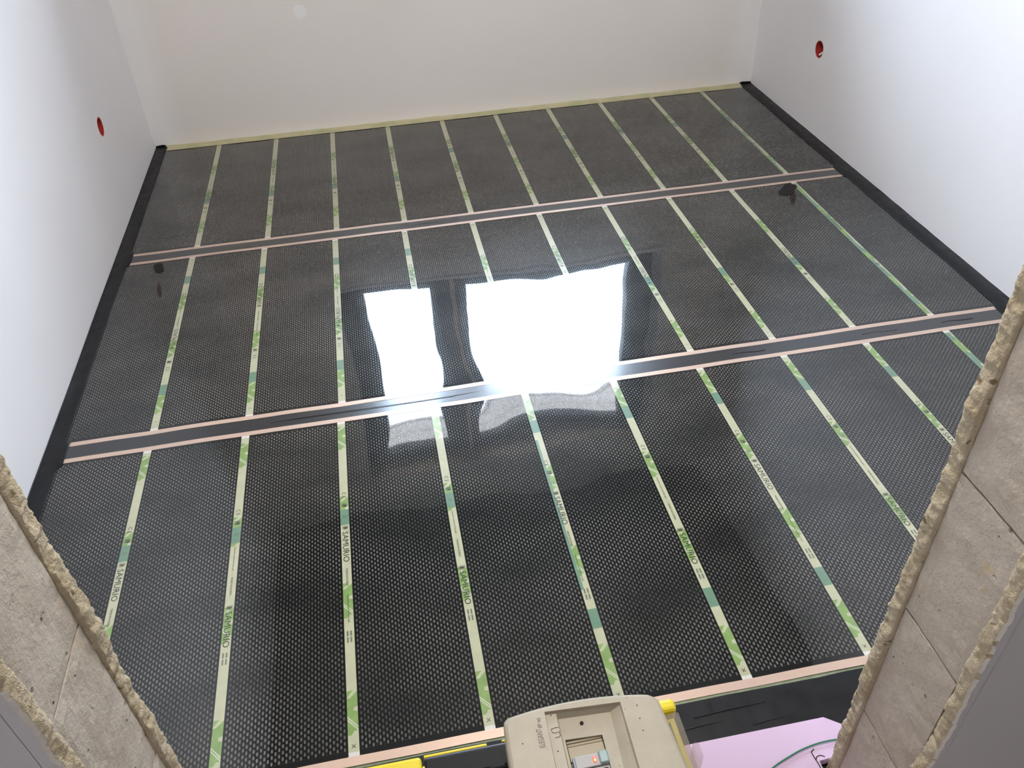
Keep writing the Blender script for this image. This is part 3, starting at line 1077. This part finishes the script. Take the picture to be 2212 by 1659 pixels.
w = tube('wire', [(1.40, -3.175, 0.0275), (1.458, -3.150, 0.0275), (1.489, -3.1395, 0.0275), (1.516, -3.132, 0.0275), (1.545, -3.1275, 0.0275), (1.571, -3.1265, 0.0275), (1.592, -3.128, 0.0275)], 0.0015, None, M_GREENW)
thing(w, 'thin green wire curving across the pink foam board', 'wire')

# ------------------------------------------------------------------ toolbox in the doorway
TZ0, TZ1 = 0.0255, 0.200
TX0, TX1, TY0, TY1 = 0.735, 1.284, -3.385, -3.088
tb = empty('toolbox', ((TX0 + TX1) / 2, (TY0 + TY1) / 2, TZ0))
to = Vector(tb.location)
def tpart(name, bm, m, smooth=False, parent=None):
    for v in bm.verts:
        v.co -= to
    return from_bm(name, bm, parent or tb, m, smooth)
bm = bmesh.new()
r = bmesh.ops.create_cube(bm, size=1.0)
for v in r['verts']:
    top = v.co.z > 0
    ins = 0.010 if top else 0.024
    v.co = Vector(((TX0 + ins) if v.co.x < 0 else (TX1 - ins), (TY0 + ins) if v.co.y < 0 else (TY1 - ins), 0.150 if top else TZ0))
bmesh.ops.bevel(bm, geom=[e for e in bm.edges], offset=0.008, segments=2, affect='EDGES')
tpart('body', bm, M_BLK)
bm = bmesh.new(); box(bm, TX0, TX1, TY0, TY1 - 0.006, 0.146, 0.158, 0.004)
tpart('rim', bm, M_YEL)
# lid: black hinge bar at the back, organiser trays under clear covers
bm = bmesh.new()
box(bm, 0.872, 1.190, -3.145, -3.1055, 0.158, TZ1, 0.004)
for k in range(9):
    x = 0.895 + k * 0.033
    box(bm, x, x + 0.012, -3.1395, -3.1365, TZ1 - 0.001, TZ1 + 0.0012, 0.0005, 1)
tpart('hinge_bar', bm, M_BLK)
bm = bmesh.new(); box(bm, 0.874, 1.190, -3.1075, -3.1040, 0.160, TZ1 - 0.002, 0.001)
tpart('bar_edge', bm, M_BLUED)
bm = bmesh.new(); box(bm, 0.872, 0.972, -3.1030, -3.0985, 0.175, TZ1 - 0.003, 0.0012)
box(bm, 1.000, 1.010, -3.1030, -3.0985, 0.175, TZ1 - 0.004, 0.0012)
box(bm, 0.996, 1.190, -3.1000, -3.0965, 0.175, TZ1 - 0.006, 0.0012)
tpart('yellow_edge', bm, M_YEL)
bm = bmesh.new(); box(bm, 0.775, 0.868, -3.152, -3.1010, 0.150, TZ1 + 0.003, 0.006, 3)
tpart('latch', bm, M_YEL)
bm = bmesh.new(); box(bm, 1.196, 1.283, -3.1085, -3.0850, 0.150, TZ1 + 0.002, 0.008, 3)
tpart('latch', bm, M_YEL)
# tray
for (x0, x1) in ((0.742, 1.280),):
    y0, y1 = TY0 + 0.004, -3.112
    bm = bmesh.new()
    box(bm, x0, x1, y0, -3.146, 0.158, 0.163)
    box(bm, 1.194, x1, -3.146, y1, 0.158, 0.163)
    tpart('tray', bm, M_TRAY)
    bm = bmesh.new()
    box(bm, x1 - 0.014, x1 - 0.005, y0, y1 - 0.004, 0.163, 0.192, 0.0015)
    box(bm, 1.196, x1 - 0.0136, y1 - 0.011, y1 - 0.004, 0.163, 0.192, 0.0015)
    tpart('tray_rim', bm, M_YELT)
    for k in range(7):
        bm = bmesh.new()
        y = -3.128 - 0.029 * k
        if y < y0 + 0.01:
            break
        box(bm, 1.200 if y > -3.146 else x0 + 0.016, x1 - 0.014, y - 0.0014, y + 0.0014, 0.163, 0.186, 0.0006)
        tpart('divider', bm, M_TRAYW)
    bm = bmesh.new()
    box(bm, x0, x1 + 0.003, y0, -3.147, 0.1955, 0.1985, 0.001)
    box(bm, 1.192, x1 + 0.003, -3.147, y1 + 0.001, 0.1955, 0.1985, 0.001)
    box(bm, x1 + 0.0005, x1 + 0.003, y0, y1, 0.158, 0.1955)
    tpart('clear_cover', bm, M_CLEAR)
bm = bmesh.new(); box(bm, 1.2865, 1.298, -3.190, -3.163, 0.150, 0.1985, 0.005, 3)
tpart('cover_catch', bm, M_CLEAR)
thing(tb, 'black and yellow toolbox with clear organiser lid in the doorway', 'toolbox')

# ------------------------------------------------------------------ cream distribution box lying on the toolbox
BZ = 0.300
db = empty('distribution_box', (1.118, -3.26, 0.2025))
do = Vector(db.location)
def dpart(name, bm, m, parent=None, smooth=False):
    for v in bm.verts:
        v.co -= do
    return from_bm(name, bm, parent or db, m, smooth)

def outline(ins, n=14):
    """cover outline: bowed far edge, rounded corners, slightly flared sides"""
    xl0, xl1 = 0.998 + ins, 0.988 + ins
    xr0, xr1 = 1.236 - ins, 1.254 - ins
    yb0 = -3.400 + ins
    P = []
    # far edge from left to right: arc rising in the middle
    c = [(xl0, -3.132 - ins), (xl0 + 0.002, -3.1245 - ins), (xl0 + 0.008, -3.1195 - ins)]
    P += c
    for k in range(n + 1):
        t_ = k / n
        x = xl0 + 0.014 + (xr0 - 0.024 - xl0 - 0.014) * t_
        y = -3.1185 + (-0.0045) * t_ + 0.0085 * (1 - (2 * t_ - 1) ** 2) - ins
        P.append((x, y))
    P += [(xr0 - 0.014, -3.1255 - ins), (xr0 - 0.006, -3.1310 - ins), (xr0 - 0.0015, -3.1380 - ins)]
    P += [(xr1 - 0.001, yb0 + 0.014), (xr1 - 0.006, yb0 + 0.004), (xr1 - 0.016, yb0)]
    P += [(xl1 + 0.016, yb0), (xl1 + 0.006, yb0 + 0.004), (xl1 + 0.001, yb0 + 0.014)]
    return P

# recess rectangles at the face: outer (x0,x1,y_far,y_near)
RO = (1.0615, 1.1765, -3.1285, -3.372)
bm = bmesh.new()
levels = [(0.004, 0.225), (0.0, 0.232), (0.0, BZ - 0.007), (0.002, BZ - 0.0025), (0.006, BZ)]
rings = []
for ins, z in levels:
    rings.append([bm.verts.new((x, y, z)) for x, y in outline(ins)])
N = len(rings[0])
for a, b_ in zip(rings[:-1], rings[1:]):
    for k in range(N):
        q = (k + 1) % N
        f = bm.faces.new((a[k], a[q], b_[q], b_[k])); f.smooth = True
bm.faces.new(rings[0][::-1])
# face with the recess: bridge outline to rectangle by triangles through a fill
rx0, rx1, ryf, ryn = RO
rect = [bm.verts.new(p) for p in ((rx0, ryf + 0.0045, BZ), (rx1, ryf - 0.003, BZ), (rx1 - 0.004, ryn, BZ), (rx0 - 0.006, ryn, BZ))]
# split the outer loop at four anchors and make n-gons
def idx_near(x, y):
    return min(range(N), key=lambda k: (rings[-1][k].co.x - x) ** 2 + (rings[-1][k].co.y - y) ** 2)
anch = [idx_near(0.998, -3.12), idx_near(1.225, -3.13), idx_near(1.25, -3.40), idx_near(0.99, -3.40)]
for s in range(4):
    a, b_ = anch[s], anch[(s + 1) % 4]
    chain = []
    k = a
    while True:
        chain.append(rings[-1][k])
        if k == b_:
            break
        k = (k + 1) % N
    face = chain + [rect[(s + 1) % 4], rect[s]]
    bm.faces.new(face)
cov = dpart('cover', bm, M_CREAM)
bm = bmesh.new()
P0 = [(x, y) for x, y in outline(0.006)]
lo = [bm.verts.new((x, y, 0.2025)) for x, y in P0]
hi = [bm.verts.new((x, y, 0.226)) for x, y in P0]
for k in range(N):
    q = (k + 1) % N
    bm.faces.new((lo[k], lo[q], hi[q], hi[k]))
bm.faces.new(lo[::-1]); bm.faces.new(hi)
dpart('base', bm, M_CREAM)
# recess: side walls, left ledge, sloped pocket, module window
bm = bmesh.new()
def q4(a, b_, c_, d_):
    bm.faces.new([bm.verts.new(p) for p in (a, b_, c_, d_)])
zA, zB, zC = BZ, BZ - 0.0055, BZ - 0.014
A = [(rx0, ryf + 0.0045, zA), (rx1, ryf - 0.003, zA), (rx1 - 0.004, ryn, zA), (rx0 - 0.006, ryn, zA)]
B = [(rx0 + 0.001, ryf + 0.0035, zB), (rx1 - 0.002, ryf - 0.004, zB), (rx1 - 0.006, ryn, zB), (rx0 - 0.004, ryn, zB)]
for k in range(4):
    q = (k + 1) % 4
    q4(A[k], A[q], B[q], B[k])
# ledge floor on the left, pocket on the right
xp = 1.0785
yp = ryf + 0.0015
L0 = (xp, yp, zB); L1 = (xp - 0.004, ryn, zB)
q4(B[0], L0, L1, B[3])
R0_ = B[1]; R1_ = B[2]
C = [(xp + 0.002, yp - 0.005, zC), (1.160, yp - 0.0095, zC), (1.148, ryn, zC), (xp - 0.002, ryn, zC)]
q4(L0, L1, C[3], C[0])
q4(B[1], C[1], C[2], B[2])
q4(L0, C[0], C[1], B[1]); bm.faces.new([bm.verts.new(p) for p in (B[0], B[1], L0)])
# pocket floor around the module window
wx0, wx1, wyf = 1.0835, 1.1385, -3.1655
zD = BZ - 0.0215
W = [(wx0, wyf, zC), (wx1, wyf - 0.003, zC), (wx1 - 0.002, ryn, zC), (wx0 - 0.002, ryn, zC)]
q4(C[0], W[0], W[1], C[1])
q4(C[1], W[1], W[2], C[2])
q4(C[3], W[3], W[0], C[0])
D = [(x, y, zD) for x, y, z in W]
for k in (0, 1, 3):
    q = (k + 1) % 4
    q4(W[k], W[q], D[q], D[k])
bmesh.ops.remove_doubles(bm, verts=bm.verts[:], dist=1e-6)
dpart('recess', bm, M_CREAM)
# blanking strips behind the window
for k, (ya, yb_) in enumerate(((-3.167, -3.1705), (-3.1713, -3.1755), (-3.1763, -3.1985), (-3.2, -3.37))):
    bm = bmesh.new(); box(bm, wx0 + 0.001, wx1 - 0.001, yb_, ya, zD - 0.004, zD + 0.004 - 0.0008 * (k % 2), 0.0006, 1)
    dpart('blank_strip', bm, M_CREAM_D)
# screw
bm = bmesh.new()
bmesh.ops.create_cone(bm, cap_ends=True, segments=16, radius1=0.0028, radius2=0.0028, depth=0.0014)
for v in bm.verts:
    v.co += Vector((1.1135, -3.1455, zC + 0.0009))
sc = dpart('screw', bm, M_DARK)
for (x, y, z) in ((1.0705, -3.1285, zB), (1.0685, -3.1845, zB), (1.199, -3.142, BZ), (1.196, -3.182, BZ), (1.0205, -3.166, BZ), (1.197, -3.163, BZ)):
    bm = bmesh.new()
    bmesh.ops.create_circle(bm, cap_ends=True, segments=8, radius=0.0011)
    for v in bm.verts:
        v.co += Vector((x, y, z + 0.00025))
    dpart('paint_speck', bm, M_MARKER)
# lettering, reads from near to far
def vlet(s, x0, y0, y1, w, z, m, parent, org, slant=0.0):
    vs_, fs = text_shape(s)
    V = [(x0 + slant * a - (c_) * w - org[0], y0 + (y1 - y0) * a - org[1], z - org[2]) for a, c_ in vs_]
    o = from_py('lettering', V, [tuple(f) for f in fs], parent, m)
    o['kind'] = 'stuff'
    return o
vlet('ELEGANT', 1.0518, -3.1775, -3.1485, 0.0082, BZ + 0.00025, M_GREYPRINT, db, do)
vlet('IP', 1.0535, -3.1472, -3.1405, 0.0062, BZ + 0.00025, M_GREYPRINT, db, do)
vlet('40', 1.0535, -3.1385, -3.1315, 0.0052, BZ + 0.00025, M_GREYPRINT, db, do)
# hand-drawn 5
flat_stroke('pen_mark', [(1.0775, -3.1490), (1.0720, -3.1488), (1.0662, -3.1498), (1.0665, -3.1550), (1.0712, -3.1570), (1.0765, -3.1560), (1.0772, -3.1625), (1.0745, -3.1640), (1.0690, -3.1638)], 0.0010, zB + 0.0003, db, M_MARKER, do)

# breaker inside the box: a thing of its own clipped into the window
br_ = empty('circuit_breaker', (1.112, -3.235, zD + 0.0045))
bo = Vector(br_.location)
def bpart(name, bm, m, smooth=False):
    for v in bm.verts:
        v.co -= bo
    return from_bm(name, bm, br_, m, smooth)
bz = BZ - 0.0075
bm = bmesh.new(); box(bm, 1.0862, 1.1365, -3.2155, -3.1965, zD + 0.0045, bz, 0.0012)
bpart('upper_module', bm, M_GREYP)
bm = bmesh.new(); box(bm, 1.0862, 1.1365, -3.300, -3.2165, zD + 0.0045, bz - 0.001, 0.0012)
bpart('lower_module', bm, M_GREYP)
bm = bmesh.new(); box(bm, 1.1238, 1.1378, -3.2145, -3.1955, bz - 0.001, bz + 0.0035, 0.0022, 3)
bpart('test_button', bm, M_BLUEGREY)
bm = bmesh.new(); box(bm, 1.1150, 1.1195, -3.2105, -3.2005, bz - 0.001, bz + 0.0014, 0.001)
bpart('indicator_lamp', bm, M_LED)
bm = bmesh.new(); box(bm, 1.1160, 1.1185, -3.2095, -3.2055, bz + 0.0008, bz + 0.0019, 0.0007)
bpart('indicator_core', bm, M_LEDC)
bm = bmesh.new(); box(bm, 1.0885, 1.0897, -3.2150, -3.1975, bz - 0.0005, bz + 0.0003)
bpart('blue_line', bm, M_BLUE)
bm = bmesh.new(); box(bm, 1.0885, 1.0905, -3.2230, -3.2185, bz - 0.0015, bz - 0.0007)
bpart('blue_line', bm, M_BLUE)
bm = bmesh.new(); box(bm, 1.1000, 1.1190, -3.250, -3.2190, bz - 0.004, bz + 0.0002, 0.0015)
bpart('toggle_well', bm, M_TOGGLE)
bm = bmesh.new(); box(bm, 1.1085, 1.1175, -3.246, -3.2215, bz - 0.001, bz + 0.003, 0.0015)
bpart('toggle', bm, M_TOGGLE)
vlet('B1', 1.1335, -3.2330, -3.2195, 0.0062, bz - 0.0006, M_MARKER, br_, bo)
thing(br_, 'grey circuit breaker with a lit red indicator inside the cream box', 'circuit breaker')
thing(db, 'worn cream distribution box lying on the toolbox', 'distribution box')
